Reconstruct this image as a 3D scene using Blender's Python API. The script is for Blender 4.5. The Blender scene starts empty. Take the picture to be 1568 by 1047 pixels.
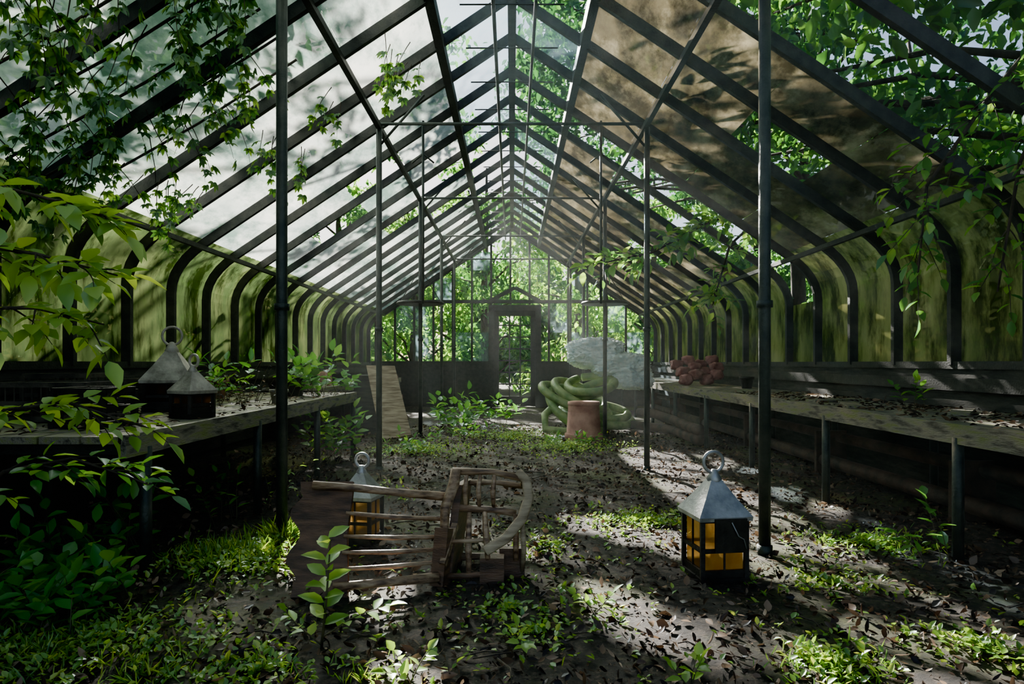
import bpy, math, random
import numpy as np
from mathutils import Vector, Matrix, noise
R=random.Random(7); rng=np.random.default_rng(7)
S=bpy.context.scene
V=Vector
# ---------------------------------------------------------------- materials
def newmat(name):
    m=bpy.data.materials.new(name); m.use_nodes=True
    nt=m.node_tree; nt.nodes.clear()
    out=nt.nodes.new('ShaderNodeOutputMaterial')
    return m,nt,out
def nd(nt,t,**k):
    n=nt.nodes.new('ShaderNode'+t)
    for a,b in k.items():
        if a in n.inputs: n.inputs[a].default_value=b
        else: setattr(n,a,b)
    return n
def c4(c): return (c[0],c[1],c[2],1)
def ramp(nt,stops,src):
    r=nt.nodes.new('ShaderNodeValToRGB'); e=r.color_ramp.elements
    while len(e)<len(stops): e.new(.5)
    for i,(p,c) in enumerate(stops):
        e[i].position=p; e[i].color=c4(c) if not isinstance(c,(int,float)) else (c,c,c,1)
    nt.links.new(src,r.inputs[0]); return r
def noisen(nt,scale,detail=6,mapscale=(1,1,1),rough=.55):
    tc=nt.nodes.new('ShaderNodeTexCoord'); mp=nt.nodes.new('ShaderNodeMapping')
    mp.inputs['Scale'].default_value=mapscale
    nt.links.new(tc.outputs['Object'],mp.inputs[0])
    n=nt.nodes.new('ShaderNodeTexNoise'); n.inputs['Scale'].default_value=scale
    n.inputs['Detail'].default_value=detail; n.inputs['Roughness'].default_value=rough
    nt.links.new(mp.outputs[0],n.inputs['Vector']); return n
def pmat(name,c1,c2,scale=6,rough=.7,metal=0,bump=.3,mapscale=(1,1,1),c3=None,lo=.35,hi=.65):
    m,nt,out=newmat(name)
    n=noisen(nt,scale,8,mapscale)
    st=[(lo,c1),(hi,c2)] if c3 is None else [(lo,c1),((lo+hi)/2,c2),(hi,c3)]
    r=ramp(nt,st,n.outputs['Fac'])
    p=nd(nt,'BsdfPrincipled',Roughness=rough,Metallic=metal)
    nt.links.new(r.outputs[0],p.inputs['Base Color'])
    n2=noisen(nt,scale*5,6,mapscale)
    b=nd(nt,'Bump',Strength=bump,Distance=.02)
    nt.links.new(n2.outputs['Fac'],b.inputs['Height']); nt.links.new(b.outputs[0],p.inputs['Normal'])
    nt.links.new(p.outputs[0],out.inputs[0]); return m
def leafmat(name,a,b,c,trans=.5,ta=1.6,gloss=.06,tint=(1.15,1,.5)):
    m,nt,out=newmat(name)
    g=nt.nodes.new('ShaderNodeNewGeometry')
    r=ramp(nt,[(0,a),(.6,b),(1,c)],g.outputs['Random Per Island'])
    d=nt.nodes.new('ShaderNodeBsdfDiffuse'); t=nt.nodes.new('ShaderNodeBsdfTranslucent')
    mul=nt.nodes.new('ShaderNodeMix'); mul.data_type='RGBA'; mul.blend_type='MULTIPLY'
    mul.inputs[0].default_value=1; mul.inputs[7].default_value=(ta*tint[0],ta*tint[1],ta*tint[2],1)
    nt.links.new(r.outputs[0],mul.inputs[6])
    nt.links.new(r.outputs[0],d.inputs[0]); nt.links.new(mul.outputs[2],t.inputs[0])
    mx=nt.nodes.new('ShaderNodeMixShader'); mx.inputs[0].default_value=trans
    nt.links.new(d.outputs[0],mx.inputs[1]); nt.links.new(t.outputs[0],mx.inputs[2])
    gl=nd(nt,'BsdfGlossy',Roughness=.4); gl.inputs[0].default_value=(.8,.9,1,1)
    m2=nt.nodes.new('ShaderNodeMixShader'); m2.inputs[0].default_value=gloss
    nt.links.new(mx.outputs[0],m2.inputs[1]); nt.links.new(gl.outputs[0],m2.inputs[2])
    nt.links.new(m2.outputs[0],out.inputs[0]); return m
def glassmat(name,stops,scale,mapscale,tlo,thi,refr=.25,dif=.25,tcol=(1,1,1),tscale=2.2,grime=None,rr=.75):
    """dirty, algae-stained greenhouse glass: translucent film with clearer patches"""
    m,nt,out=newmat(name)
    n=noisen(nt,scale,9,mapscale,.62)
    r=ramp(nt,stops,n.outputs['Fac']); col=r.outputs[0]
    if grime:
        n5=noisen(nt,grime[0],8,grime[1],.7); r5=ramp(nt,[(.4,grime[2]),(.55,(1,1,1))],n5.outputs['Fac'])
        mul=nt.nodes.new('ShaderNodeMix'); mul.data_type='RGBA'; mul.blend_type='MULTIPLY'; mul.inputs[0].default_value=1
        nt.links.new(col,mul.inputs[6]); nt.links.new(r5.outputs[0],mul.inputs[7]); col=mul.outputs[2]
    tr=nt.nodes.new('ShaderNodeBsdfTranslucent'); di=nt.nodes.new('ShaderNodeBsdfDiffuse')
    nt.links.new(col,tr.inputs[0]); nt.links.new(col,di.inputs[0])
    a=nt.nodes.new('ShaderNodeMixShader'); a.inputs[0].default_value=dif
    nt.links.new(tr.outputs[0],a.inputs[1]); nt.links.new(di.outputs[0],a.inputs[2])
    rf=nd(nt,'BsdfRefraction',Roughness=rr,IOR=1.25); nt.links.new(col,rf.inputs[0])
    b=nt.nodes.new('ShaderNodeMixShader'); b.inputs[0].default_value=refr
    nt.links.new(a.outputs[0],b.inputs[1]); nt.links.new(rf.outputs[0],b.inputs[2])
    n2=noisen(nt,tscale,7,(1,1,1),.6)
    r2=ramp(nt,[(.42,tlo),(.62,thi)],n2.outputs['Fac'])
    tp=nt.nodes.new('ShaderNodeBsdfTransparent'); tp.inputs[0].default_value=c4(tcol)
    c=nt.nodes.new('ShaderNodeMixShader')
    nt.links.new(r2.outputs[0],c.inputs[0]); nt.links.new(b.outputs[0],c.inputs[1]); nt.links.new(tp.outputs[0],c.inputs[2])
    nt.links.new(c.outputs[0],out.inputs[0]); return m

M_frame=pmat('dark_painted_steel',(.008,.011,.011),(.03,.031,.026),12,.6,.2,.3)
M_post=pmat('old_pipe',(.018,.028,.026),(.05,.058,.048),9,.5,.4,.3)
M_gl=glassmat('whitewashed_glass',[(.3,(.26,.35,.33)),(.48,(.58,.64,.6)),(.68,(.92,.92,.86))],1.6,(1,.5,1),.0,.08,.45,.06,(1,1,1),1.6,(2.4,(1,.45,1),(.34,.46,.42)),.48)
M_gr=glassmat('brown_stained_dappled_glass',[(.3,(.04,.036,.024)),(.5,(.17,.14,.08)),(.7,(.62,.52,.34))],2.0,(1,.5,1),.01,.04,.15,.35,(.8,.7,.5),2.2,(2.2,(1,.5,1),(.2,.21,.17)))  # brown dirt, with sun dapples and leaf shade put into its contrast
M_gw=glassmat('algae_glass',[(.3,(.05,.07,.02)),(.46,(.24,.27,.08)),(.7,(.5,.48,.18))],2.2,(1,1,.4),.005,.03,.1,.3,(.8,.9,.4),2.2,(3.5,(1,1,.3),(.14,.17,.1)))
M_gwl=glassmat('shaded_algae_glass',[(.3,(.02,.035,.012)),(.46,(.065,.1,.035)),(.7,(.16,.19,.075))],2.2,(1,1,.4),.005,.03,.1,.3,(.8,.9,.4),2.2,(3.5,(1,1,.3),(.12,.15,.09)))  # left-wall copy of the algae glass, shade put into its darker, greener colour
M_gv=glassmat('clear_dusty_glass',[(.3,(.15,.25,.3)),(.6,(.3,.42,.48))],3,(1,1,1),.6,.88,.1,.3,(.7,.88,1))
M_bulk=pmat('dark_wall_boards',(.01,.013,.011),(.045,.045,.036),5,.85,0,.4,(1,1,6))
M_bench=pmat('weathered_bench_wood',(.05,.045,.035),(.2,.18,.14),5,.75,0,.5,(6,1,6),(.17,.19,.06))
M_wood=pmat('chair_wood',(.075,.04,.024),(.25,.155,.09),7,.5,0,.3,(1,6,6),(.42,.3,.19))
M_wood2=pmat('chair_dark_wood',(.05,.027,.016),(.17,.09,.05),6,.5,0,.4,(1,1,5))
M_board=pmat('plank_wood',(.17,.12,.07),(.48,.38,.25),5,.7,0,.3,(1,1,8))
M_tin=pmat('galvanised_tin',(.2,.21,.22),(.48,.48,.47),10,.38,.6,.2)
M_tin2=pmat('weathered_tin',(.18,.16,.13),(.5,.46,.38),10,.5,.2,.3)
M_black=pmat('black_iron',(.012,.012,.012),(.04,.035,.03),10,.5,.5,.2)
M_terra=pmat('terracotta',(.26,.11,.085),(.5,.27,.2),6,.85,0,.3)
M_tarp=pmat('blue_plastic_sheet',(.6,.74,.8),(.88,.95,.96),5,.35,0,.6,c3=(.72,.86,.9))
M_hose=pmat('green_hose',(.1,.2,.05),(.3,.37,.14),6,.5,0,.3)
M_hose2=pmat('brown_pipe',(.03,.022,.018),(.09,.055,.04),6,.7,0,.3)
M_pink=pmat('faded_cloth',(.16,.055,.05),(.33,.15,.14),5,.9,0,.5)
M_bark=pmat('bark',(.02,.015,.01),(.07,.05,.035),10,.9,0,.6,(1,1,.3))
M_twig=pmat('green_stem',(.04,.04,.015),(.11,.09,.04),10,.7,0,.2)
def amber(name,k=1):
    m,nt,out=newmat(name)
    n=noisen(nt,14,5); r=ramp(nt,[(.3,(.85*k,.55*k,.22*k)),(.7,(1*k,.8*k,.45*k))],n.outputs['Fac'])
    t=nt.nodes.new('ShaderNodeBsdfTranslucent'); g=nd(nt,'BsdfRefraction',Roughness=.5,IOR=1.1)
    nt.links.new(r.outputs[0],t.inputs[0]); nt.links.new(r.outputs[0],g.inputs[0])
    tp=nt.nodes.new('ShaderNodeBsdfTransparent'); nt.links.new(r.outputs[0],tp.inputs[0])
    a=nt.nodes.new('ShaderNodeMixShader'); a.inputs[0].default_value=.35
    nt.links.new(t.outputs[0],a.inputs[1]); nt.links.new(g.outputs[0],a.inputs[2])
    c=nt.nodes.new('ShaderNodeMixShader'); c.inputs[0].default_value=.4
    nt.links.new(a.outputs[0],c.inputs[1]); nt.links.new(tp.outputs[0],c.inputs[2])
    nt.links.new(c.outputs[0],out.inputs[0]); return m
M_amber=amber('amber_glass'); M_amber2=amber('dark_amber_glass',.3)  # the second amber has its colour scaled down for the bench lanterns
L_dark=leafmat('leaf_tree_dark',(.01,.05,.018),(.02,.095,.03),(.05,.17,.035),.5,1.6)
L_mid=leafmat('leaf_tree',(.02,.09,.02),(.05,.18,.03),(.13,.32,.05),.5,1.6)
L_back=leafmat('leaf_tree_light',(.05,.15,.03),(.12,.3,.05),(.28,.46,.1),.55,1.7)
L_vine=leafmat('leaf_creeper',(.02,.08,.015),(.06,.17,.03),(.16,.3,.05),.5,1.7)
L_bush=leafmat('leaf_shrub',(.04,.15,.03),(.09,.27,.04),(.22,.44,.06),.5,1.7,.05)
L_bright=leafmat('leaf_sunlit_tone',(.16,.32,.04),(.26,.47,.06),(.42,.6,.1),.5,1.5,.05)  # sunlit look put into a brighter leaf colour, also on shaded branches
L_grass=leafmat('leaf_weeds',(.08,.2,.02),(.18,.36,.04),(.4,.5,.09),.45,1.5)
L_dead=leafmat('dead_leaf',(.012,.008,.006),(.055,.034,.022),(.28,.19,.125),.12,1.2,.02,(1.1,1,.8))
def soil():
    m,nt,out=newmat('soil_and_moss')
    n=noisen(nt,22,12,(1,1,1),.75); r=ramp(nt,[(.36,(.006,.005,.004)),(.5,(.028,.02,.014)),(.62,(.12,.09,.065))],n.outputs['Fac'])
    n2=noisen(nt,.9,8,(1,1,1),.65); r2=ramp(nt,[(.48,0),(.6,.8)],n2.outputs['Fac'])
    n3=noisen(nt,30,8,(1,1,1),.7); r3=ramp(nt,[(.35,(.015,.025,.006)),(.65,(.14,.16,.035))],n3.outputs['Fac'])
    mx=nt.nodes.new('ShaderNodeMix'); mx.data_type='RGBA'
    nt.links.new(r2.outputs[0],mx.inputs[0]); nt.links.new(r.outputs[0],mx.inputs[6]); nt.links.new(r3.outputs[0],mx.inputs[7])
    p=nd(nt,'BsdfPrincipled',Roughness=.85); nt.links.new(mx.outputs[2],p.inputs['Base Color'])
    n4=noisen(nt,24,12,(1,1,1),.75); b=nd(nt,'Bump',Strength=1,Distance=.06)
    nt.links.new(n4.outputs['Fac'],b.inputs['Height']); nt.links.new(b.outputs[0],p.inputs['Normal'])
    nt.links.new(p.outputs[0],out.inputs[0]); return m
M_soil=soil()
# ---------------------------------------------------------------- builder
def norm(a): return a/np.maximum(np.linalg.norm(a,axis=1,keepdims=True),1e-9)
class B:
    def __init__(s): s.v=[];s.f=[];s.m=[];s.sm=[];s.n=0;s.lv={}
    def add(s,vs,fs,mat=0,sm=False):
        s.v.extend([tuple(v) for v in vs]); n=s.n
        for f in fs: s.f.append(tuple(i+n for i in f)); s.m.append(mat); s.sm.append(sm)
        s.n+=len(vs)
    def box(s,c,sz,mat=0,rot=None,taper=1):
        x,y,z=[a/2 for a in sz]; c=V(c); vs=[]
        for k in (-1,1):
            t=taper if k>0 else 1
            for i,j in ((-1,-1),(1,-1),(1,1),(-1,1)):
                p=V((i*x*t,j*y*t,k*z))
                if rot: p=rot@p
                vs.append(c+p)
        s.add(vs,[(3,2,1,0),(4,5,6,7),(0,1,5,4),(1,2,6,5),(2,3,7,6),(3,0,4,7)],mat)
    def bar(s,p0,p1,w,h,mat=0,up=(0,0,1)):
        p0=V(p0);p1=V(p1);d=(p1-p0).normalized(); u=V(up)
        if abs(d.dot(u))>.98: u=V((0,1,0))
        a=d.cross(u).normalized(); b=a.cross(d)
        vs=[]
        for p in (p0,p1):
            for i,j in ((-1,-1),(1,-1),(1,1),(-1,1)): vs.append(p+a*w/2*i+b*h/2*j)
        s.add(vs,[(3,2,1,0),(4,5,6,7),(0,1,5,4),(1,2,6,5),(2,3,7,6),(3,0,4,7)],mat)
    def tube(s,pts,r,n=8,mat=0,caps=True,flat=1):
        pts=[V(p) for p in pts]; k=len(pts)
        rs=r if isinstance(r,(list,tuple)) else [r]*k
        t0=(pts[1]-pts[0]).normalized(); a=t0.orthogonal().normalized(); vs=[];fs=[]
        for i,p in enumerate(pts):
            t=(pts[min(i+1,k-1)]-pts[max(i-1,0)]).normalized()
            a=(a-t*a.dot(t)).normalized(); b=t.cross(a)
            for j in range(n):
                th=2*math.pi*j/n; vs.append(p+(a*math.cos(th)+b*math.sin(th)*flat)*rs[i])
        for i in range(k-1):
            for j in range(n):
                fs.append((i*n+j,i*n+(j+1)%n,(i+1)*n+(j+1)%n,(i+1)*n+j))
        if caps: fs.append(tuple(range(n))[::-1]); fs.append(tuple((k-1)*n+j for j in range(n)))
        s.add(vs,fs,mat,True)
    def lathe(s,prof,c,n=28,mat=0,rot=None,start=0):
        vs=[];fs=[];k=len(prof)
        for (r,z) in prof:
            for j in range(n):
                th=2*math.pi*j/n+start; p=V((r*math.cos(th),r*math.sin(th),z))
                if rot: p=rot@p
                vs.append(p+V(c))
        for i in range(k-1):
            for j in range(n): fs.append((i*n+j,i*n+(j+1)%n,(i+1)*n+(j+1)%n,(i+1)*n+j))
        s.add(vs,fs,mat,n>8)
    def leaf(s,P,D,N,L,W,mat=1,curl=.15): s.lv.setdefault(mat,[]).append((*P,*D,*N,L,W,curl))
    def leafarr(s,A,mat=1,hi=True):
        A=np.asarray(A,dtype=float)
        P=A[:,0:3];D=norm(A[:,3:6]);N=A[:,6:9];L=A[:,9:10];W=A[:,10:11];C=A[:,11:12]
        Sd=norm(np.cross(N,D)+1e-5);Nn=np.cross(D,Sd)
        def pt(t,w,sg): return P+D*L*t+Sd*W*w*sg+Nn*(W*abs(w)*.35-L*C*t*t)
        if hi:
            vs=[pt(0,0,0),pt(.5,0,0),pt(1,0,0),pt(.2,.36,1),pt(.48,.5,1),pt(.78,.28,1),pt(.2,.36,-1),pt(.48,.5,-1),pt(.78,.28,-1)]
            F=[(0,3,4,1),(1,4,5,2),(0,1,7,6),(1,2,8,7)]
        else:
            vs=[pt(0,0,0),pt(.35,.5,1),pt(.72,.36,1),pt(1,0,0),pt(.72,.36,-1),pt(.35,.5,-1)]
            F=[(0,1,2,3),(0,3,4,5)]
        k=len(vs);n=len(A)
        vv=np.stack(vs,1).reshape(-1,3)
        ff=(np.array(F)[None]+np.arange(n)[:,None,None]*k+s.n).reshape(-1,4)
        s.v.extend(vv.tolist()); s.f.extend(ff.tolist()); s.m.extend([mat]*len(ff)); s.sm.extend([True]*len(ff)); s.n+=len(vv)
    def obj(s,name,mats,hi=True,parent=None,loc=None):
        for mat,l in s.lv.items(): s.leafarr(l,mat,hi)
        me=bpy.data.meshes.new(name)
        if loc is not None:
            arr=np.array(s.v)-np.array(loc); s.v=arr.tolist()
        me.from_pydata(s.v,[],s.f)
        me.polygons.foreach_set('material_index',s.m); me.polygons.foreach_set('use_smooth',s.sm)
        for m in mats: me.materials.append(m)
        me.update()
        o=bpy.data.objects.new(name,me); S.collection.objects.link(o)
        if loc is not None: o.location=loc
        if parent: o.parent=parent
        return o
def empty(name,loc=(0,0,0)):
    e=bpy.data.objects.new(name,None); e.location=loc; e.empty_display_size=.2; S.collection.objects.link(e); return e
def gz(x,y): return .05*noise.noise(V((x*.9,y*.9,0)))+.018*noise.noise(V((x*5,y*5,3)))
# ---------------------------------------------------------------- shell
RZ=4.52; SL=.67; W=3.57; Y0=-1.0; Y1=16.3
def rz(x): return RZ-SL*abs(x)
prof=[(0,RZ),(.66,rz(.66)),(1.36,rz(1.36)),(2.0,rz(2.0)),(2.65,rz(2.65)),(3.2,rz(3.2))]
A_=V((3.2,rz(3.2)));C_=V((3.57,2.13));D_=V((3.57,1.82))
curve=[]
for i in range(1,7):
    t=i/6; p=A_*(1-t)**2+C_*2*t*(1-t)+D_*t*t; curve.append((p.x,p.y))
full=prof+curve+[(W,1.08)]
ribY=[5.21+.775*k for k in range(-8,15)]
def floor():
    b=B(); nx,ny=120,260; vs=[];fs=[]
    for j in range(ny+1):
        for i in range(nx+1):
            x=-3.6+7.2*i/nx; y=-1+17.3*j/ny; vs.append((x,y,gz(x,y)))
    for j in range(ny):
        for i in range(nx):
            a=j*(nx+1)+i; fs.append((a,a+1,a+nx+2,a+nx+1))
    b.add(vs,fs,0,True); return b.obj('floor',[M_soil])
floor()
b=B(); b.add([(-40,-20,-.12),(40,-20,-.12),(40,60,-.12),(-40,60,-.12)],[(0,1,2,3)]); b.obj('ground_outside',[M_soil])
for sg,nm in ((-1,'left'),(1,'right')):
    b=B()
    for y in ribY:
        pts=[V((p[0]*sg,0,p[1])) for p in full]; vs=[];fs=[]
        for i,p in enumerate(pts):
            t=(pts[min(i+1,len(pts)-1)]-pts[max(i-1,0)]).normalized(); n=V((t.z,0,-t.x))*sg
            n=V((-abs(n.x)*sg,0,-abs(n.z)))
            for dy,dn in ((-.024,.0),(.024,.0),(.024,.085),(-.024,.085)):
                vs.append(p+V((0,y+dy,0))+n*dn)
        for i in range(len(pts)-1):
            for j in range(4): fs.append((i*4+j,i*4+(j+1)%4,(i+1)*4+(j+1)%4,(i+1)*4+j))
        b.add(vs,fs)
    b.obj('roof_rafters_'+nm,[M_frame])
    b=B()
    for x,w,h,off in ((.66,.08,.11,.06),(1.36,.05,.05,.1),(3.18,.045,.045,.11)):
        b.bar((x*sg,Y0,rz(x)-off),(x*sg,Y1,rz(x)-off),w,h)
    b.bar((W*sg,Y0,1.08),(W*sg,Y1,1.08),.14,.06)
    b.bar(((W-.08)*sg,Y0,.93),((W-.08)*sg,Y1,.93),.05,.1)
    b.obj('roof_purlins_'+nm,[M_frame])
    b=B(); b.box((W*sg,(Y0+Y1)/2,.5),(.1,Y1-Y0,1.14))
    for z in (.2,.45,.7): b.box(((W-.06)*sg,(Y0+Y1)/2,z),(.03,Y1-Y0,.21))
    b.obj('wall_'+nm,[M_bulk])
b=B(); b.bar((0,Y0,RZ-.06),(0,Y1,RZ-.06),.08,.2); b.tube([(-.16,Y0,RZ-.35),(-.16,Y1,RZ-.35)],.018)
b.tube([(.2,Y0,RZ-.42),(.2,Y1,RZ-.42)],.015)
for k in range(0,22):
    y=Y0+.4+k*.775
    for sg in (-1,1): b.tube([(-.16,y,RZ-.35),(.45*sg,y,rz(.45)-.05)],.008,5)
b.obj('ridge_beam',[M_frame])
def glaze(sg,nm,mat_roof,mat_wall):
    b=B(); e=[Y0]+[y for y in ribY if y>Y0]+[Y1]
    cl=B()
    for k in range(len(e)-1):
        ya,yb=e[k]+.0,e[k+1]; yc=(ya+yb)/2
        for i in range(len(full)-1):
            x0,z0=full[i];x1,z1=full[i+1]
            xm=(x0+x1)/2; roof=i<5
            if yc<1.2 and i<5: continue
            if sg>0 and roof:
                if yc<4.44: continue
                if 7.4<yc<8.35 and i>=1: continue
                if 8.3<yc<9.1 and i in (2,3,4): continue
                if R.random()<.03: continue
            if sg<0 and roof:
                if 8.8<yc<12.6 and i==0: continue
                if i==1 and (k in (14,16)): continue
                if i==2 and k in (12,15): continue
                if i==3 and k in (13,): continue
            if sg>0 and 7.4<yc<8.35 and i<11 : continue
            if i==0 and R.random()<.5: continue
            q=[]
            j=.006
            for (x,y,z) in ((x0,ya,z0),(x0,yb,z0),(x1,yb,z1),(x1,ya,z1)):
                dz=R.uniform(-j,j) if roof else 0
                q.append((x*sg,y,z+.004+dz))
            (cl if i==0 else b).add(q,[(0,1,2,3)],0 if roof else 1,not roof)
    b.obj('ceiling_'+nm,[mat_roof,mat_wall]); cl.obj('window_'+('1' if sg<0 else '2'),[M_gv])
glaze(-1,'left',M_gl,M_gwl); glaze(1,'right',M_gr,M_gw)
def gable():
    b=B(); y=Y1
    dx0,dx1=-.5,.64
    b.box(((-W+dx0)/2,y,.5),(W+dx0,.1,1.14)); b.box(((W+dx1)/2,y,.5),(W-dx1,.1,1.14))
    for x in np.arange(-3.4,3.5,.48):
        top=min(rz(x),2.5 if abs(x)>3.3 else 9)
        z0=1.05
        if dx0<x<dx1: z0=2.55
        b.bar((x,y,z0),(x,y,top),.05,.06)
    b.bar((-W,y,1.1),(dx0,y,1.1),.1,.07); b.bar((dx1,y,1.1),(W,y,1.1),.1,.07)
    b.bar((-3.0,y,2.62),(3.0,y,2.62),.08,.08)
    for sg in (-1,1): b.bar((0,y,RZ-.05),(3.2*sg,y,rz(3.2)-.05),.1,.12)
    b.obj('wall_back',[M_frame])
    g=B()
    for k in range(14):
        x0=-3.4+.48*k;x1=x0+.48
        for z0,z1 in ((1.1,1.85),(1.85,2.6),(2.66,3.4),(3.4,4.3)):
            zz=min(z1,rz(x0),rz(x1))
            if zz<=z0+.1 or R.random()<.6: continue
            if x1>-.5 and x0<.64: continue
            g.add([(x0,y,z0),(x1,y,z0),(x1,y,zz),(x0,y,zz)],[(0,1,2,3)])
    g.obj('window_3',[M_gv])
    d=B(); cx=.07
    for sx in (-.58,.58): d.bar((cx+sx,y-.15,0),(cx+sx,y-.15,2.45),.14,.14,0)
    d.bar((cx-.65,y-.15,2.45),(cx+.65,y-.15,2.45),.14,.14)
    for sx in (-.45,.45): d.bar((cx+sx,y-.14,.02),(cx+sx,y-.14,2.38),.12,.05,0)
    for z in (.1,.2,2.32): d.bar((cx-.5,y-.14,z),(cx+.5,y-.14,z),.05,.14)
    for i in range(1,3): d.bar((cx-.4+.267*i,y-.14,.2),(cx-.4+.267*i,y-.14,2.3),.03,.035)
    for i in range(1,7): d.bar((cx-.4,y-.14,.28+.29*i),(cx+.4,y-.14,.28+.29*i),.03,.03)
    for sg in (-1,1): d.bar((cx,y-.18,2.95),(cx+.68*sg,y-.18,2.58),.08,.09)
    d.tube([(cx+.42,y-.2,1.02),(cx+.34,y-.2,1.02)],.015,6)
    d.obj('door_1',[M_frame])
gable()
posts=[(-1.41,4.0),(1.47,3.8),(-1.36,6.68),(1.38,6.68),(-1.36,9.7),(1.38,9.7),(-1.36,12.6),(1.38,12.6),(-1.36,15.4),(1.38,15.4)]
for i,(x,y) in enumerate(posts):
    b=B(); r=.034 if i<2 else .03
    b.tube([(x,y,-.05),(x,y,1.5),(x,y,rz(x)-.09)],r,12)
    b.tube([(x,y,1.42),(x,y,1.46)],r*1.35,12); b.tube([(x,y,-.03),(x,y,.04)],r*1.3,12)
    b.obj('support_post',[M_post],loc=(x,y,0))
b=B()
for y in (6.68,9.7,12.6,15.4):
    b.tube([(-1.37,y,3.54),(1.39,y,3.54)],.017,8)
    for sg in (-1,1):
        b.tube([(1.37*sg,y,3.3),(.9*sg,y,rz(.9)-.08)],.014,6)
b.obj('roof_tie_rods',[M_post])
for x,y in ((-1.36,9.7),(1.38,9.7)):
    b=B(); b.lathe([(.0,2.03),(.34,2.0),(.36,1.97),(.34,1.96),(0,1.98)],(x,y,0),28)
    for a in range(4):
        th=a*math.pi/2; b.tube([(x+.3*math.cos(th),y+.3*math.sin(th),2.0),(x,y,2.5)],.006,5)
    b.obj('hanging_basket_tray',[M_black],loc=(x,y,2.0))
for x,y in ((-.98,7.2),(.98,7.2)):
    b=B(); b.tube([(x,y,rz(x)-.1),(x,y,1.75)],.014,8); b.tube([(x-.12,y,3.3),(x,y,3.4),(x+.12,y,3.3)],.01,6)
    b.obj('hanging_water_pipe',[M_post],loc=(x,y,2.5))
# ---------------------------------------------------------------- benches
def bench(name,x0,x1,y0,y1,legx,legs):
    b=B(); n=int((x1-x0)/.19)
    for i in range(n):
        w=(x1-x0)/n; xx=x0+w*(i+.5)
        b.box((xx,(y0+y1)/2,.73),(w-.012,y1-y0,.035))
    b.box((legx,(y0+y1)/2,.70),(.04,y1-y0,.11))
    for y in legs:
        b.tube([(legx+.0,y,-.03),(legx,y,.68)],.03,10,1)
        xo=x0+.1 if abs(x0)>abs(legx) else x1-.1
        b.tube([(xo,y,-.03),(xo,y,.68)],.03,10,1)
        b.bar((x0,y,.67),(x1,y,.67),.06,.06,1)
    return b.obj(name,[M_bench,M_post])
bench('potting_bench',2.5,3.46,2.0,15.2,2.5,[2.2,3.66,5.2,6.8,8.4,10,11.6,13.2,14.8])
bench('potting_bench',-3.46,-1.85,3.1,7.7,-1.85,[3.3,4.75,6.2,7.6])
bench('potting_bench',-3.46,-2.6,9.0,15.2,-2.6,[9.2,11,13,15])
b=B()
for x,z,r in ((3.1,.14,.06),(3.25,.36,.05)): b.tube([(x,2,z),(x,15,z)],r,12)
for y in range(2,15,2): b.box((3.17,y+.5,.2),(.3,.04,.45))
b.obj('heating_pipes',[M_hose2])
# ---------------------------------------------------------------- lanterns
def lantern(x,y,z,w,h,rot,roof=M_tin,plate=False,body=M_black,gl=M_amber):
    b=B(); q=Matrix.Rotation(rot,3,'Z')
    def P(a,c,d): v=q@V((a,c,0)); return (x+v.x,y+v.y,z+d)
    hw=w/2
    b.box((x,y,z+.015),(w*1.12,w*1.12,.03),0,q)
    b.box((x,y,z+.04),(w*1.02,w*1.02,.03),0,q)
    for i in (-1,1):
        for j in (-1,1): b.bar(P(i*hw,j*hw,.03),P(i*hw*1.0,j*hw,h),.022,.022,0)
    for zz in (.06,h*.5,h-.015):
        for s in (-1,1):
            b.bar(P(-hw,s*hw,zz),P(hw,s*hw,zz),.016,.02,0); b.bar(P(s*hw,-hw,zz),P(s*hw,hw,zz),.016,.02,0)
    for s in (-1,1):
        b.bar(P(0,s*hw,.05),P(0,s*hw,h),.009,.009,0); b.bar(P(s*hw,0,.05),P(s*hw,0,h),.009,.009,0)
    i=hw-.012
    for (a,c,d,e) in ((-i,-i,i,-i),(i,-i,i,i),(i,i,-i,i),(-i,i,-i,-i)):
        b.add([P(a,c,.05),P(d,e,.05),P(d,e,h),P(a,c,h)],[(0,1,2,3)],2)
    rh=w*.92; st=math.pi/4+rot; s2=math.sqrt(2)
    b.lathe([(hw*1.2*s2,h-.015),(hw*1.22*s2,h+.005),(hw*.7*s2,h+rh*.42),(hw*.26*s2,h+rh*.8)],(x,y,z),4,1,None,st)
    b.lathe([(hw*.28,h+rh*.72),(hw*.34,h+rh*.82),(hw*.2,h+rh*.95),(.014,h+rh*1.05),(0,h+rh*1.06)],(x,y,z),16,1)
    R0=w*.23; cz=h+rh*1.02+R0*.8
    b.tube([P(R0*math.cos(t),0.01,cz+R0*math.sin(t)) for t in np.linspace(-1.57,4.72,22)],.009,8,1)
    b.tube([P(.0,0,.05),P(0,0,h*.35)],.025,10,3)
    if plate:
        b.box(P(.02,-hw-.03,h*.75),(w*.72,.012,h*.5),0,q)
        b.tube([P(.02,-hw-.04,h*.95),P(.05,-hw-.05,h*.75),P(.08,-hw-.045,h*.7),P(.095,-hw-.04,h*.55)],.003,6,1)
    b.obj('lantern',[body,roof,gl,M_board],loc=(x,y,z))
lantern(1.04,3.36,0,.23,.33,math.radians(8),M_tin,True)
lantern(-.91,3.95,0,.185,.3,math.radians(-12),M_tin,False,M_black,amber('mid_amber_glass',.5))  # this lantern's amber is the same glass with a darker colour
lantern(-2.5,4.8,.75,.29,.22,math.radians(15),M_tin2,False,M_black,M_amber2)
lantern(-2.03,4.15,.75,.17,.17,math.radians(-25),M_tin2,False,M_black,M_amber2)
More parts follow.
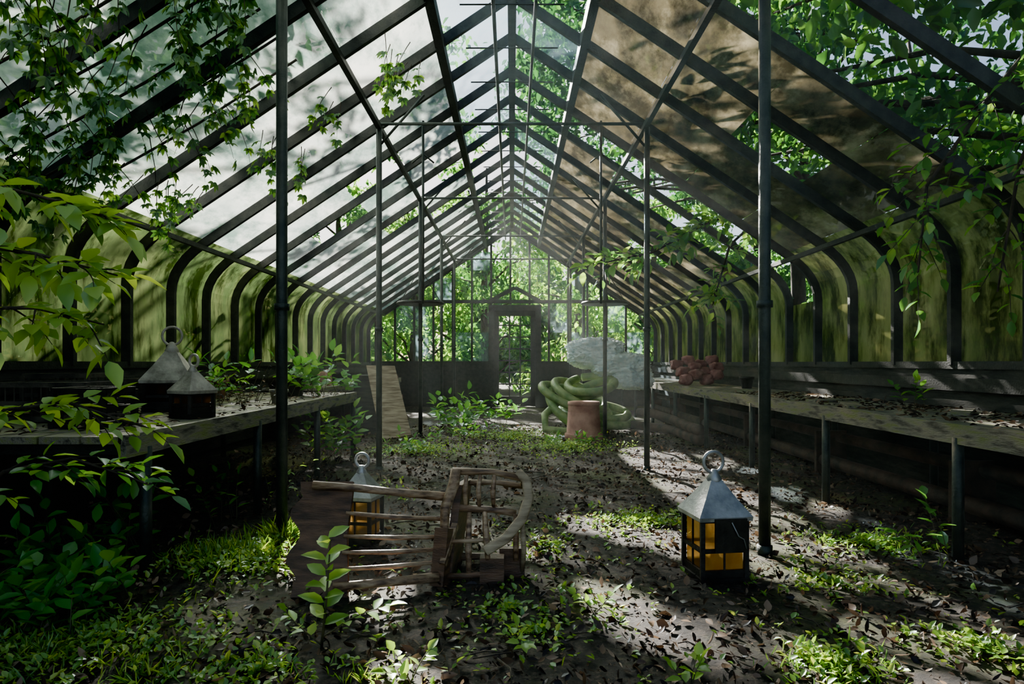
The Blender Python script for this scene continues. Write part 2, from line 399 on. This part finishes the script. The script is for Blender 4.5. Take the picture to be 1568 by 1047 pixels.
# ---------------------------------------------------------------- fallen rocking chair
def chair():
    root=empty('rocking_chair',(-.5,3.3,0))
    def part(b,n,m):
        o=b.obj(n,m); o.parent=root; o.matrix_parent_inverse=Matrix.Translation((.5,-3.3,0)); return o
    b=B(); out=[]
    n=28
    for i in range(n+1):
        v=i/n; u=.03*math.sin(v*math.pi*5)*(1 if .12<v<.88 else .3)-.02*math.sin(v*math.pi)
        out.append((-.02+u,v))
    pts=[]
    for u,v in out: pts.append((u,v))
    for v in (1,.75,.5,.25,0): pts.append((.235+.012*math.cos(v*6.28),v))
    def mp(u,v,t):
        base=V((-1.02,3.06,.0))*(1-v)+V((-1.05,3.30,.50))*v
        bow=.04*math.sin(v*math.pi)
        return base+V((u,bow+t*.9,-t*.4))
    N_=len(pts); vs=[mp(u,v,0) for u,v in pts]+[mp(u,v,.028) for u,v in pts]
    fs=[(i,(i+1)%N_,N_+(i+1)%N_,N_+i) for i in range(N_)]
    b.add(vs,fs)
    for t in (0,.028):
        q=[]
        for i in range(n+1):
            v=i/n; q.append(mp(out[i][0],v,t)); q.append(mp(.235+.012*math.cos(v*6.28),v,t))
        b.add(q,[(2*i,2*i+1,2*i+3,2*i+2) for i in range(n)])
    part(b,'crest_board',[M_wood2])
    b=B()
    b.tube([(-1.0,3.28,.485),(-.8,3.29,.47),(-.6,3.33,.44),(-.31,3.4,.40)],[.022,.02,.019,.024],10)
    b.tube([(-.84,3.06,.05),(-.6,3.12,.05),(-.36,3.2,.05)],[.02,.02,.026],10)
    for v,w in ((.2,.2),(.35,.35),(.5,.5),(.72,.72)):
        a=V((-.82,3.08+.2*v,.02+.47*v)); c=V((-.36,3.2+.2*w,.04+.36*w)); m=(a+c)/2
        b.tube([a,m+V((0,.0,-.006)),c],[.009,.013,.010],8)
    part(b,'back_spindles',[M_wood])
    b=B()
    vs=[];fs=[];nu,nv=8,10
    for s_ in (0,1):
        for i in range(nu+1):
            for j in range(nv+1):
                u=i/nu;v=j/nv; dish=.014*math.sin(u*3.14)*math.sin(v*3.14)
                p=V((-.35+.05*v+s_*.04+(dish if s_==0 else 0)+.03*u,3.26+.16*v+.36*u,.0+.46*v-.03*u*v)); vs.append(p)
    st=(nu+1)*(nv+1)
    for s_ in (0,1):
        for i in range(nu):
            for j in range(nv):
                a=s_*st+i*(nv+1)+j; fs.append((a,a+1,a+nv+2,a+nv+1))
    for i in range(nu):
        for j in (0,nv): a=i*(nv+1)+j; fs.append((a,a+nv+1,a+nv+1+st,a+st))
    for j in range(nv):
        for i in (0,nu): a=i*(nv+1)+j; fs.append((a,a+1,a+1+st,a+st))
    b.add(vs,fs,0,False); part(b,'seat',[M_wood2])
    b=B()
    b.tube([(-.29,3.38,.55),(-.30,3.37,.47),(-.34,3.33,.36),(-.34,3.28,.25)],[.026,.03,.026,.022],10,0)
    b.bar((-.36,3.22,.0),(-.34,3.28,.27),.07,.07,1)
    b.bar((-.34,3.2,.11),(-.29,3.35,.27),.03,.03,0)
    b.tube([(-.31,3.4,.535),(-.1,3.41,.53),(.05,3.4,.50)],[.02,.015,.02],10,0)
    b.tube([(-.31,3.4,.345),(-.1,3.4,.335),(.02,3.38,.32)],[.02,.016,.018],10,0)
    for x in (-.235,-.165,-.09): b.tube([(x,3.41,.53),(x-.01,3.4,.43),(x-.005,3.4,.335)],[.009,.014,.009],8,0)
    b.tube([(-.22,3.36,.33),(-.22,3.3,.18),(-.215,3.26,.03)],[.012,.018,.012],8,0)
    b.tube([(-.14,3.36,.33),(-.13,3.28,.24),(-.12,3.24,.12)],[.012,.018,.012],8,0)
    b.tube([(.02,3.36,.32),(.02,3.32,.2),(.02,3.3,.1)],[.012,.016,.012],8,0)
    b.box((-.1,3.28,.065),(.12,.09,.13),1); b.box((.0,3.36,.075),(.13,.05,.15),1)
    b.tube([(-.34,3.24,.04),(-.2,3.24,.045),(-.1,3.26,.05)],.014,8,1)
    b.tube([(-.34,3.28,.2),(-.22,3.28,.205),(-.13,3.28,.21)],.011,8,0)
    b.tube([(-.26,3.7,.42),(-.1,3.72,.42),(.06,3.7,.4)],[.018,.014,.016],10,0)
    b.tube([(-.28,3.6,.03),(-.1,3.62,.03),(.05,3.6,.03)],[.022,.017,.02],10,0)
    b.tube([(.04,3.4,.50),(.06,3.55,.46),(.06,3.7,.40)],.014,8,0)
    part(b,'legs',[M_wood,M_wood2])
    b=B()
    ctrl=[(.03,3.41,.53),(.075,3.38,.49),(.085,3.33,.41),(.05,3.26,.32),(-.03,3.2,.24),(-.13,3.15,.19)]
    b2=[]
    for i in range(len(ctrl)-1):
        for t in (0,.33,.66): b2.append(V(ctrl[i])*(1-t)+V(ctrl[i+1])*t)
    b2.append(V(ctrl[-1])); b.tube(b2,.026,10,0,True,.55)
    b.tube([(.05,3.26,.31),(.06,3.3,.15),(.05,3.35,.02)],.013,8)
    part(b,'curved_arm',[M_board])
chair()
# ---------------------------------------------------------------- props
b=B(); b.lathe([(0,.55),(.2,.55),(.215,.53),(.245,.1),(.255,.1),(.27,.09),(.27,.0),(.24,0),(.22,.5)],(0,0,0),36)
b.lathe([(.19,.55),(.225,.545),(.23,.5),(.215,.49)],(0,0,0),36)
o=b.obj('terracotta_pot',[M_terra]); o.location=(1.02,9.3,0)
def blob(c,s,seed,amp=.12,rows=40,cols=56,fold=9,rid=.03,crum=0):
    b=B();vs=[];fs=[]
    for i in range(rows+1):
        ph=math.pi*i/rows
        for j in range(cols):
            th=2*math.pi*j/cols
            sx=math.copysign(abs(math.cos(ph))**.75,math.cos(ph)); rr=abs(math.sin(ph))**.45
            ct,st=math.cos(th),math.sin(th); e=(abs(ct)**3+abs(st)**3)**(-1/3)
            v=V((sx,rr*ct*e,rr*st*e))
            k=1+amp*noise.noise(v*1.6+V((seed,0,0)))
            f1=abs(noise.noise(V((v.x*2.5+seed,v.y*fold*.5,v.z*fold*.5)))); f2=abs(noise.noise(V((v.x*7,v.y*3+seed,v.z*3))))
            k+=-.2*max(0,.25-f1)-rid*4*max(0,.2-f2)
            if crum: k+=crum*(1-2*abs(noise.noise(v*5+V((0,0,seed)))))+crum*.6*(1-2*abs(noise.noise(v*11+V((0,seed,0)))))
            vs.append((c[0]+v.x*s[0]*k,c[1]+v.y*s[1]*k,c[2]+v.z*s[2]*k))
    for i in range(rows):
        for j in range(cols): fs.append((i*cols+j,i*cols+(j+1)%cols,(i+1)*cols+(j+1)%cols,(i+1)*cols+j))
    b.add(vs,fs,0,True); return b
t=B()
for c,s,sd in (((1.4,11.1,1.26),(.42,.4,.23),3),((1.8,10.95,1.05),(.4,.4,.19),7),((1.95,10.9,.82),(.34,.35,.15),12)):
    q=blob(c,s,sd,.14,90,120,12,.1,.13); t.add(q.v,q.f,0,True)
t.obj('rolled_plastic_sheet',[M_tarp])
def hose():
    b=B()
    for k in range(8):
        cx=1.15+R.uniform(-.25,.25);cy=10.45+R.uniform(-.15,.1);ph=R.uniform(0,6); pts=[]
        rx=R.uniform(.3,.58);ry=R.uniform(.25,.42); tx=R.uniform(-.45,.45); ty=R.uniform(.15,.6)
        zc=.16+.085*k
        for i in range(41):
            th=6.283*i/40*.97+ph; a=rx*math.cos(th);c=ry*math.sin(th)
            pts.append((cx+a,cy+c,max(.07,zc+a*tx+c*ty)))
        b.tube(pts,.065,10)
    b.tube([(.75,10.3,.5),(.5,10,.3),(.5,9.8,.1),(.8,9.75,.07),(1.4,9.8,.07)],.06,10)
    b.obj('coiled_hose',[M_hose])
    b=B()
    for k in range(2):
        b.tube([(1.9+.1*k,10.3,.12+.2*k),(2.1+.08*k,10.0,.12+.2*k),(2.38,9.6+.1*k,.1+.15*k),(2.42,8.4,.1+.12*k)],.07,10)
    b.obj('clay_drain_pipes',[M_hose2])
hose()
t=B()
for i in range(12):
    q=blob((2.68+.17*(i%4)+R.uniform(-.03,.03),10.1+.2*(i//4),.84+.07*(i%2)+.11*(i//4)),(.095,.13,.085),i*3,.2,20,28,4); t.add(q.v,q.f,0,True)
t.obj('rolled_cloth_pile',[M_pink])
# board propped against the cabinet
def slab(b,c,th,mat):
    c=[V(p) for p in c]; n=(c[1]-c[0]).cross(c[3]-c[0]).normalized()*th
    b.add(c+[p+n for p in c],[(3,2,1,0),(4,5,6,7),(0,1,5,4),(1,2,6,5),(2,3,7,6),(3,0,4,7)],mat)
TL,TR,BR,BL=V((-2.2,9.85,1.06)),V((-1.78,9.92,1.05)),V((-1.44,9.35,.07)),V((-1.86,9.28,.0))
b=B(); slab(b,(BL,BR,TR,TL),-.04,0)
for t in (.2,.5,.8):
    a=BL.lerp(TL,t);c=BR.lerp(TR,t); a2=BL.lerp(TL,t+.05);c2=BR.lerp(TR,t+.05); off=V((0,.045,.02))
    slab(b,(a+off,c+off,c2+off,a2+off),-.03,1)
b.obj('leaning_board',[M_board,M_wood2])
b=B(); b.box((0,0,.43),(.5,.44,.86),0); b.box((0,0,.88),(.56,.5,.05),0)
for z in (.2,.45,.7): b.box((0,-.23,z),(.46,.03,.16),0)
o=b.obj('wooden_cabinet',[M_bulk]); o.location=(-2.18,10.25,0)
def crate(x,y,z,w,d,h,rot,mat):
    b=B(); q=Matrix.Rotation(rot,3,'Z')
    def P(a,c,e): v=q@V((a,c,0)); return (x+v.x,y+v.y,z+e)
    for i in (-1,1):
        for j in (-1,1): b.bar(P(i*w/2,j*d/2,0),P(i*w/2,j*d/2,h),.03,.03)
    for zz in (.02,h*.5,h):
        for s in (-1,1): b.bar(P(-w/2,s*d/2,zz),P(w/2,s*d/2,zz),.02,.03); b.bar(P(s*w/2,-d/2,zz),P(s*w/2,d/2,zz),.02,.03)
    n=int(w/.05)
    for i in range(n): 
        for s in (-1,1): b.bar(P(-w/2+w*i/n,s*d/2,0),P(-w/2+w*i/n,s*d/2,h),.006,.006)
    for i in range(4): b.bar(P(-w/2,-d/2+d*(i+.5)/4,h),P(w/2,-d/2+d*(i+.5)/4,h),d/5,.012)
    b.box((x,y,z+.01),(w,d,.012),0,q)
    b.obj('wire_crate',[mat],loc=(x,y,z))
M_crate=pmat('dark_crate_wood',(.015,.014,.012),(.07,.06,.045),8,.8,0,.4)
crate(-2.75,4.0,.75,.5,.4,.22,.05,M_crate); crate(-2.3,3.6,.75,.28,.26,.2,-.1,M_black); crate(-3.15,4.7,.75,.4,.5,.26,.15,M_crate); crate(-3.0,5.6,.75,.5,.4,.2,.2,M_crate)
def pot(x,y,z,r,h,mat=M_terra,tilt=0,nm='flower_pot'):
    b=B(); q=Matrix.Rotation(tilt,3,'Y')
    b.lathe([(0,0),(r*.65,0),(r*.9,h*.8),(r,h*.8),(r,h),(r*.88,h),(r*.6,.03)],(0,0,0),24,0,q)
    o=b.obj(nm,[mat]); o.location=(x,y,z+(r if tilt else 0))
pot(3.2,8.9,.75,.1,.16,M_black); pot(-2.3,6.9,.75,.13,.2,M_black); pot(-2.7,7.3,.75,.12,.2,M_black,1.4)
pot(-2.8,10.5,.75,.14,.2,M_black); pot(-3,10,.75,.14,.2,M_black); pot(-2.85,9.5,.75,.12,.2,M_terra,1.5)
pot(-2.0,5.6,.75,.08,.12,M_tin2); pot(-2.9,6.4,.75,.12,.2,M_terra); pot(-3.2,6.8,.75,.12,.2,M_black)
b=B()
for x,y,l,a in ((2.9,5.9,.5,.3),(2.75,5.3,.7,1.2),(3.1,4.5,.6,.9)):
    b.box((x,y,.76),(l,.12,.02),0,Matrix.Rotation(a,3,'Z'))
b.obj('scrap_boards',[M_bench])
# ---------------------------------------------------------------- vegetation helpers
def rv(s=1): return V((R.uniform(-s,s),R.uniform(-s,s),R.uniform(-s,s)))
def palm(b,P,D,N,L,mat=1,curl=.25):
    D=V(D).normalized();N=V(N).normalized();N=(N-D*N.dot(D)).normalized()
    for a,k in ((-75,.7),(-38,.9),(0,1),(38,.9),(75,.7)):
        q=Matrix.Rotation(math.radians(a+R.uniform(-6,6)),3,N)
        b.leaf(P,q@D,N+rv(.15),L*k,L*k*.48,mat,curl)
def sprig(b,p,d,length,nl,ll,r=.005,droop=.3,kind=0,wr=.5,mat=1,spread=.9):
    p=V(p);d=V(d).normalized(); pts=[p.copy()];ds=[d.copy()];seg=7
    for i in range(seg):
        d=(d+rv(.12)+V((0,0,-droop/seg))).normalized(); p=p+d*length/seg; pts.append(p.copy());ds.append(d.copy())
    b.tube(pts,[r*(1-.7*i/seg) for i in range(seg+1)],5,0,False)
    for j in range(nl):
        t=(.15+.85*(j+1)/nl)*seg; i=min(int(t),seg-1); q=pts[i].lerp(pts[i+1],t-i); dd=ds[i]
        a=j*2.4+R.uniform(-.4,.4); o=dd.orthogonal().normalized(); side=Matrix.Rotation(a,3,dd)@o
        side.z*=.5; ld=(dd*.45+side*spread).normalized()
        if j==nl-1: ld=dd
        n=V((0,0,1))+rv(.35)
        if kind==1: palm(b,q+ld*ll*.3,ld+V((0,0,-.25)),n,ll*R.uniform(.7,1.1),mat)
        else: b.leaf(q,ld,n,ll*R.uniform(.65,1.15),ll*wr*R.uniform(.85,1.1),mat,.18)
    return pts
def inside(x,y,z,m=.45):
    return abs(x)<W+m and y<Y1+m and z<rz(x)+m*1.6
def tree(x,y,h,clumps,leafn,ls,mat,r=.16,rad=.65,name='tree'):
    b=B(); lean=[(x,y,-.1),(x+R.uniform(-.15,.15),y,h*.4),(x+R.uniform(-.3,.3),y,h*.75),(x,y,h)]
    b.tube(lean,[r,r*.8,r*.5,r*.2],10,0)
    A=[]
    for k,(cx,cy,cz) in enumerate(clumps):
        if k%3==0:
            zz=max(.3,min(h*.9,cz-1.0)); c=V((cx,cy,cz)); s0=V((x,y,zz)); mid=(s0+c)/2+V((0,0,.3))
            if not inside(*mid,.2): b.tube([s0,mid,c],[r*.3,r*.2,.012],6,0)
        n=leafn; u=rng.normal(size=(n,3)); u=norm(u)*(rng.random((n,1))**.5)*rad*R.uniform(.7,1.25)
        P=u*np.array([1,1,.7])+np.array([cx,cy,cz]); D=rng.normal(size=(n,3)); D[:,2]-=.5
        N=rng.normal(size=(n,3))*.6; N[:,2]+=1
        L=rng.uniform(.7,1.3,(n,1))*ls
        A.append(np.hstack([P,D,N,L,L*.5,np.full((n,1),.2)]))
    A=np.vstack(A)
    m=(np.abs(A[:,0])<W+.2)&(A[:,1]<Y1+.15)&(A[:,2]<RZ-SL*np.abs(A[:,0])+.2)
    m|=A[:,2]<0
    b.leafarr(A[~m],1,False)
    b.obj(name,[M_bark,mat],loc=(x,y,0))
def cl(n,x0,x1,y0,y1,z0,z1):
    o=[]
    while len(o)<n:
        p=(R.uniform(x0,x1),R.uniform(y0,y1),R.uniform(z0,z1))
        if not inside(*p): o.append(p)
    return o
for i,x in enumerate((-9,-6,-3.2,-.9,2.2,5,8)):
    y=21+(i%2)*2.2
    tree(x,y,8,cl(46,x-1.9,x+1.9,y-1.4,y+1.4,.3,6.8),120,.19,L_back if i in (2,4,5) else L_mid)
for i,x in enumerate((-13,-7.5,-2,3.5,9,14)):
    tree(x,30,9,cl(46,x-3,x+3,28.5,31.5,.3,5.6),130,.36,L_mid,.25,1.1)
tree(-5.6,12,7.5,cl(38,-6.5,-.8,9,18,5.2,7.8),90,.15,L_mid,.16,.5)
tree(5.8,13,9,cl(150,-.1,6.5,9,20,5.3,9),120,.17,L_dark)
tree(5.4,5,7,cl(150,1.8,7.5,3,9,3.0,7.4),120,.15,L_mid)
tree(-5.4,4.5,6,cl(50,-7,-2.0,2.5,7.5,3.4,6.2),110,.15,L_mid)
for x in (-8,8.5):
    for y in (2,8,14): tree(x,y,8,cl(40,x-1.7,x+1.7,y-2.6,y+2.6,.4,7.5),110,.22,L_dark)
for y in (2.5,6,9.5,13): tree(-5.0,y,2.2,cl(22,-5.8,-4.3,y-1.7,y+1.7,.2,2.6),90,.14,L_mid,.05,.5,'hedge_shrub')
for y in (3,7.5,12): tree(5.2,y,2,cl(14,4.5,6,y-2,y+2,.2,2.2),90,.14,L_mid,.05,.5,'hedge_shrub')
# ---- creeper
b=B()
for k in range(230):
    x=-R.uniform(1.1,3.2); y=R.uniform(2.2,4.9)
    if x/y>-.4: continue
    z=rz(x)-.08
    sprig(b,(x,y,z),(R.uniform(-.5,.6),R.uniform(-.6,.3),-.5),R.uniform(.15,.6),R.randint(3,7),.078,.004,.8,1,mat=1)
for k in range(7):
    y=2.6+.35*k; b.tube([(-3.1,y,rz(3.1)-.1),(-2.3,y+.1,rz(2.3)-.12),(-1.6,y+.15,rz(1.6)-.1)],.009,6,0)
b.obj('virginia_creeper',[M_bark,L_vine])
b=B()
for (x,y,n) in ((-.78,5.6,6),(-.88,5.4,4),(-1.4,5.3,3),(-1.9,5.5,6),(-2.6,5.2,10)):
    for k in range(n): sprig(b,(x+R.uniform(-.25,.1),y+R.uniform(-.3,.3),rz(x)-.25),(R.uniform(-.5,.1),R.uniform(-.4,.3),-.6),R.uniform(.2,.5),5,.08,.004,.8,1)
b.obj('virginia_creeper',[M_bark,L_vine])
def branch(name,path,mat,ll,nb,r=.02,kind=0,sl=.35,per=6,wr=.5,st=.1):
    b=B(); pts=[V(p) for p in path]; fine=[]
    for i in range(len(pts)-1):
        for t in (0,.25,.5,.75): fine.append(pts[i].lerp(pts[i+1],t))
    fine.append(pts[-1]); k=len(fine)
    b.tube(fine,[r*(1-.8*i/k) for i in range(k)],7,0,False)
    for j in range(nb):
        i=int((st+(1-st)*j/nb)*(k-1)); d=(fine[min(i+1,k-1)]-fine[max(i-1,0)]).normalized()+rv(1.0); d.z*=.5
        sprig(b,fine[i],d,sl*R.uniform(.5,1.1),per,ll,.004,.5,kind,wr)
    return b.obj(name,[M_bark,mat])
branch('tree_branch',[(-2.7,2.3,1.9),(-2.1,2.4,1.8),(-1.75,2.5,1.72),(-1.5,2.5,1.64)],L_bright,.115,15,.012,0,.2,5,.55,.3)
branch('tree_branch',[(-2.7,2.5,1.5),(-2.1,2.4,1.55),(-1.75,2.4,1.5),(-1.45,2.4,1.42)],L_bright,.11,15,.012,0,.2,5,.55,.3)
branch('tree_branch',[(-2.6,2.5,1.2),(-2.1,2.4,1.3),(-1.75,2.4,1.3),(-1.5,2.4,1.24)],L_bright,.105,12,.012,0,.18,5,.55,.3)
branch('tree_branch',[(-2.6,2.8,.6),(-2.1,2.6,.9),(-1.7,2.5,.95),(-1.4,2.5,.85)],L_bright,.1,13,.01,0,.2,5,.5,.3)
branch('tree_branch',[(-2.5,2.7,.3),(-2.1,2.7,.65),(-1.75,2.6,.72),(-1.45,2.6,.62)],L_bush,.09,12,.01,0,.2,5,.5,.3)
def clump(name,x,y,r,n,h,ll,mat,z=None,wr=.45,kind=0):
    b=B()
    for k in range(n):
        a=R.uniform(0,6.28);q=r*math.sqrt(R.random()); px,py=x+q*math.cos(a),y+q*math.sin(a)
        sprig(b,(px,py,(gz(px,py) if z is None else z)),(R.uniform(-.5,.5),R.uniform(-.5,.5),1),h*R.uniform(.5,1.1),R.randint(4,7),ll,.003,.5,kind,wr)
    return b.obj(name,[M_twig,mat])
L_low=leafmat('leaf_low_plant',(.04,.16,.03),(.09,.28,.045),(.18,.4,.07),.45,1.5,.05)
clump('broadleaf_plant',-2.15,3.0,.42,34,.36,.11,L_low,None,.55)
clump('broadleaf_plant',-1.85,2.75,.25,18,.24,.1,L_low,None,.55)
clump('broadleaf_plant',-2.3,3.6,.3,8,.45,.11,L_low)
clump('broadleaf_plant',-2.1,6.9,.35,26,.45,.14,L_low,.75,.6)
clump('broadleaf_plant',-1.95,7.2,.35,22,.75,.15,L_bush,None,.6)
clump('broadleaf_plant',-2.7,5.9,.35,16,.45,.12,L_low,.75)
clump('broadleaf_plant',-.9,10.6,.4,20,.6,.16,L_low,None,.6)
clump('broadleaf_plant',-.45,11.7,.4,16,.5,.16,L_low,None,.6)
clump('broadleaf_plant',-.7,9.0,.4,12,.3,.12,L_bush)
clump('broadleaf_plant',-1.3,7.6,.25,8,.32,.1,L_bush)
clump('broadleaf_plant',.75,8.5,.4,14,.18,.09,L_bush)
clump('broadleaf_plant',-1.95,4.5,.15,6,.4,.08,L_bush)
clump('broadleaf_plant',2.3,3.5,.08,3,.5,.11,L_bush)
clump('broadleaf_plant',3.0,4.9,.1,4,.25,.09,L_bush,.76)
clump('bare_twigs',-2.3,5.3,.35,30,.35,.04,L_dead,.76)
clump('bare_twigs',-1.7,4.9,.15,6,.65,.05,L_grass)
b=B()
p0=V((-.73,2.5,0)); b.tube([p0,p0+V((.02,0,.2)),p0+V((.03,.02,.42))],[.006,.005,.003],6,0)
for i in range(17):
    z=.1+.33*i/16; a=i*2.4; b.leaf(p0+V((.02*z*3,.0,z)),V((math.cos(a),math.sin(a),.45)),V((R.uniform(-.3,.3),-.5,1)),.095*(1.15-.3*z),.05,1,.15)
sprig(b,p0+V((0,0,.05)),(1,.1,.6),.28,8,.075,.004,.1,0,.6); sprig(b,p0+V((0,0,.02)),(-.6,-.3,.6),.2,6,.065,.004,.1,0,.6)
b.obj('sapling',[M_twig,L_bright])
b=B()
for x,y in ((.36,2.85),(.05,2.45),(-.35,2.25),(.6,2.2)):
    for k in range(3): sprig(b,(x,y,gz(x,y)),(R.uniform(-.7,.7),R.uniform(-.7,.7),.8),.12,5,.055,.003,.3,0,.6)
b.obj('seedlings',[M_twig,L_bright])
def weeds(name,patches,mat):
    b=B()
    for (x,y,r,n,h,kind) in patches:
        A=[]
        for k in range(n):
            a=R.uniform(0,6.28);q=r*abs(R.gauss(0,.55));px,py=x+q*math.cos(a),y+q*math.sin(a)*.8
            if abs(px)>3.4: continue
            pz=gz(px,py)
            if kind=='g': d=V((R.uniform(-.9,.9),R.uniform(-.9,.9),.8)); L=h*R.uniform(.4,1.1); w=.005; cu=.35; A.append((px,py,pz,*d,R.uniform(-1,1),R.uniform(-1,1),.2,L,w,cu))
            else:
                for m in range(3):
                    d=V((R.uniform(-1,1),R.uniform(-1,1),R.uniform(.05,.8))); L=R.uniform(.015,.042); pz2=pz+R.random()*h
                    A.append((px+R.uniform(-.02,.02),py+R.uniform(-.02,.02),pz2,*d,R.uniform(-.4,.4),R.uniform(-.4,.4),1,L,L*.6,.1))
        if A: b.leafarr(A,0,False)
    return b.obj(name,[mat])
weeds('grass_tufts',[(-1.56,3.6,.38,700,.12,'g'),(-1.75,2.45,.5,550,.08,'g'),(-1.3,2.3,.4,220,.07,'g'),(1.15,2.3,.22,200,.07,'g'),
  (-.5,2.25,.3,100,.06,'g'),(.9,4.5,.5,180,.05,'g'),(-1.4,4.0,.15,300,.15,'g'),(2.3,4.0,.5,180,.06,'g')],L_grass)
weeds('ground_weeds',[(-1.5,3.5,.5,440,.06,'b'),(-1.6,2.5,.65,480,.05,'b'),(-.9,2.3,.4,140,.03,'b'),(.1,2.7,.4,90,.02,'b'),(.88,4.5,.55,340,.03,'b'),(1.15,2.35,.25,150,.04,'b'),
  (1.75,2.45,.35,140,.04,'b'),(2.2,4,.5,240,.04,'b'),(.7,8.1,.8,560,.08,'b'),(-1.1,8,.8,560,.08,'b'),(0,9.5,1.2,600,.1,'b'),
  (.2,3.9,.8,160,.02,'b'),(-1.3,5.4,.5,280,.05,'b'),(1.6,3.3,.5,130,.03,'b'),(0,2.9,1.6,200,.02,'b')],L_grass)
n=36000
X=rng.uniform(-3.3,3.4,n);Yy=1.6+(rng.random(n)**1.6)*10
Z=np.array([gz(a,c) for a,c in zip(X,Yy)])+rng.uniform(.0,.024,n)
D=rng.normal(size=(n,3));D[:,2]*=.4;N=rng.normal(size=(n,3))*.75;N[:,2]+=1
L=.01+.05*rng.random(n)**2
b=B(); b.leafarr(np.column_stack([X,Yy,Z,D,N,L,L*rng.uniform(.2,.8,n),rng.uniform(-.7,.8,n)]),0,True)
n=1500
X=np.concatenate([rng.uniform(2.55,3.4,n//2),rng.uniform(-3.4,-1.9,n//2)]);Yy=rng.uniform(3.2,7.6,n);D=rng.normal(size=(n,3));D[:,2]*=.2;N=rng.normal(size=(n,3))*.3;N[:,2]+=1;L=rng.uniform(.03,.07,n)
b.leafarr(np.column_stack([X,Yy,np.full(n,.757),D,N,L,L*.5,rng.uniform(-.2,.3,n)]),0,True)
b.obj('fallen_leaves',[L_dead])
b=B()
for k in range(160):
    x=R.uniform(-2,2.6);y=R.uniform(2,7);a=R.uniform(0,3.14);l=R.uniform(.06,.26);z=gz(x,y)+.015
    b.tube([(x,y,z),(x+l*.5*math.cos(a),y+l*.5*math.sin(a),z+.01),(x+l*math.cos(a+.2),y+l*math.sin(a+.2),z)],.003,5)
b.obj('fallen_twigs',[M_bark])
branch('tree_branch',[(4.2,8.6,3.0),(3.0,8.1,3.05),(2.3,7.8,2.75),(1.6,7.4,2.35),(.75,7.0,2.12)],L_back,.16,50,.025,0,.4,6,.55)
branch('tree_branch',[(3.2,8.2,3.0),(2.6,7.8,2.5),(2.4,7.6,2.0),(2.3,7.5,1.75)],L_back,.14,20,.02,0,.35,6,.55)
branch('tree_branch',[(4.0,3.6,4.2),(3.2,3.7,3.2),(2.7,3.7,2.6),(2.35,3.7,2.1),(2.3,3.7,1.6)],L_bush,.1,36,.02,0,.4,6,.5)
branch('tree_branch',[(3.6,3.2,3.4),(3.0,3.5,2.8),(2.8,3.6,2.2),(2.75,3.7,1.5)],L_bush,.09,24,.02,0,.35,6,.5)
branch('tree_branch',[(3.4,3.0,4.4),(2.2,3.6,4.0),(1.6,4.0,3.75)],L_bright,.12,18,.02,0,.35,6,.55)
# ---------------------------------------------------------------- faint humid haze inside the house
m,nt,out=newmat('humid_air'); vsn=nt.nodes.new('ShaderNodeVolumeScatter'); vsn.inputs['Density'].default_value=.0022; vsn.inputs['Anisotropy'].default_value=.55
vsn.inputs['Color'].default_value=(.9,1,.95,1); nt.links.new(vsn.outputs[0],out.inputs['Volume'])
b=B(); hx=3.3; yA,yB=-.9,16.0; e=[(-hx,.12),(hx,.12),(hx,2.0),(0,4.0),(-hx,2.0)]
b.add([(x,yA,z) for x,z in e]+[(x,yB,z) for x,z in e],[(0,1,2,3,4),(9,8,7,6,5)]+[(i,5+i,5+(i+1)%5,(i+1)%5) for i in range(5)])
b.obj('humid_air_haze',[m])
# ---------------------------------------------------------------- light
sd=V((-.26,1,.55)).normalized()
sun=bpy.data.lights.new('sun','SUN'); sun.energy=62; sun.color=(1,.95,.86); sun.angle=.012
so=bpy.data.objects.new('sun',sun); so.rotation_euler=sd.to_track_quat('Z','Y').to_euler(); so.location=(-3,12,9); S.collection.objects.link(so)
w=bpy.data.worlds.new('sky'); S.world=w; w.use_nodes=True; nt=w.node_tree; nt.nodes.clear()
o=nt.nodes.new('ShaderNodeOutputWorld'); bg=nt.nodes.new('ShaderNodeBackground'); sk=nt.nodes.new('ShaderNodeTexSky')
sk.sky_type='NISHITA'; sk.sun_disc=False; sk.sun_elevation=math.radians(30); sk.sun_rotation=math.radians(-15)
bg.inputs[1].default_value=.28
nt.links.new(sk.outputs[0],bg.inputs[0]); nt.links.new(bg.outputs[0],o.inputs[0])
try:
    S.view_settings.look='AgX - Punchy'; S.view_settings.exposure=.35
except Exception as ex: print(ex)
# ---------------------------------------------------------------- camera
cam=bpy.data.cameras.new('camera'); cam.sensor_width=36; cam.lens=36*1000/1568; cam.shift_y=.0201
co=bpy.data.objects.new('camera',cam); co.location=(0,0,1.1); co.rotation_euler=(math.pi/2,0,0); S.collection.objects.link(co)
S.camera=co
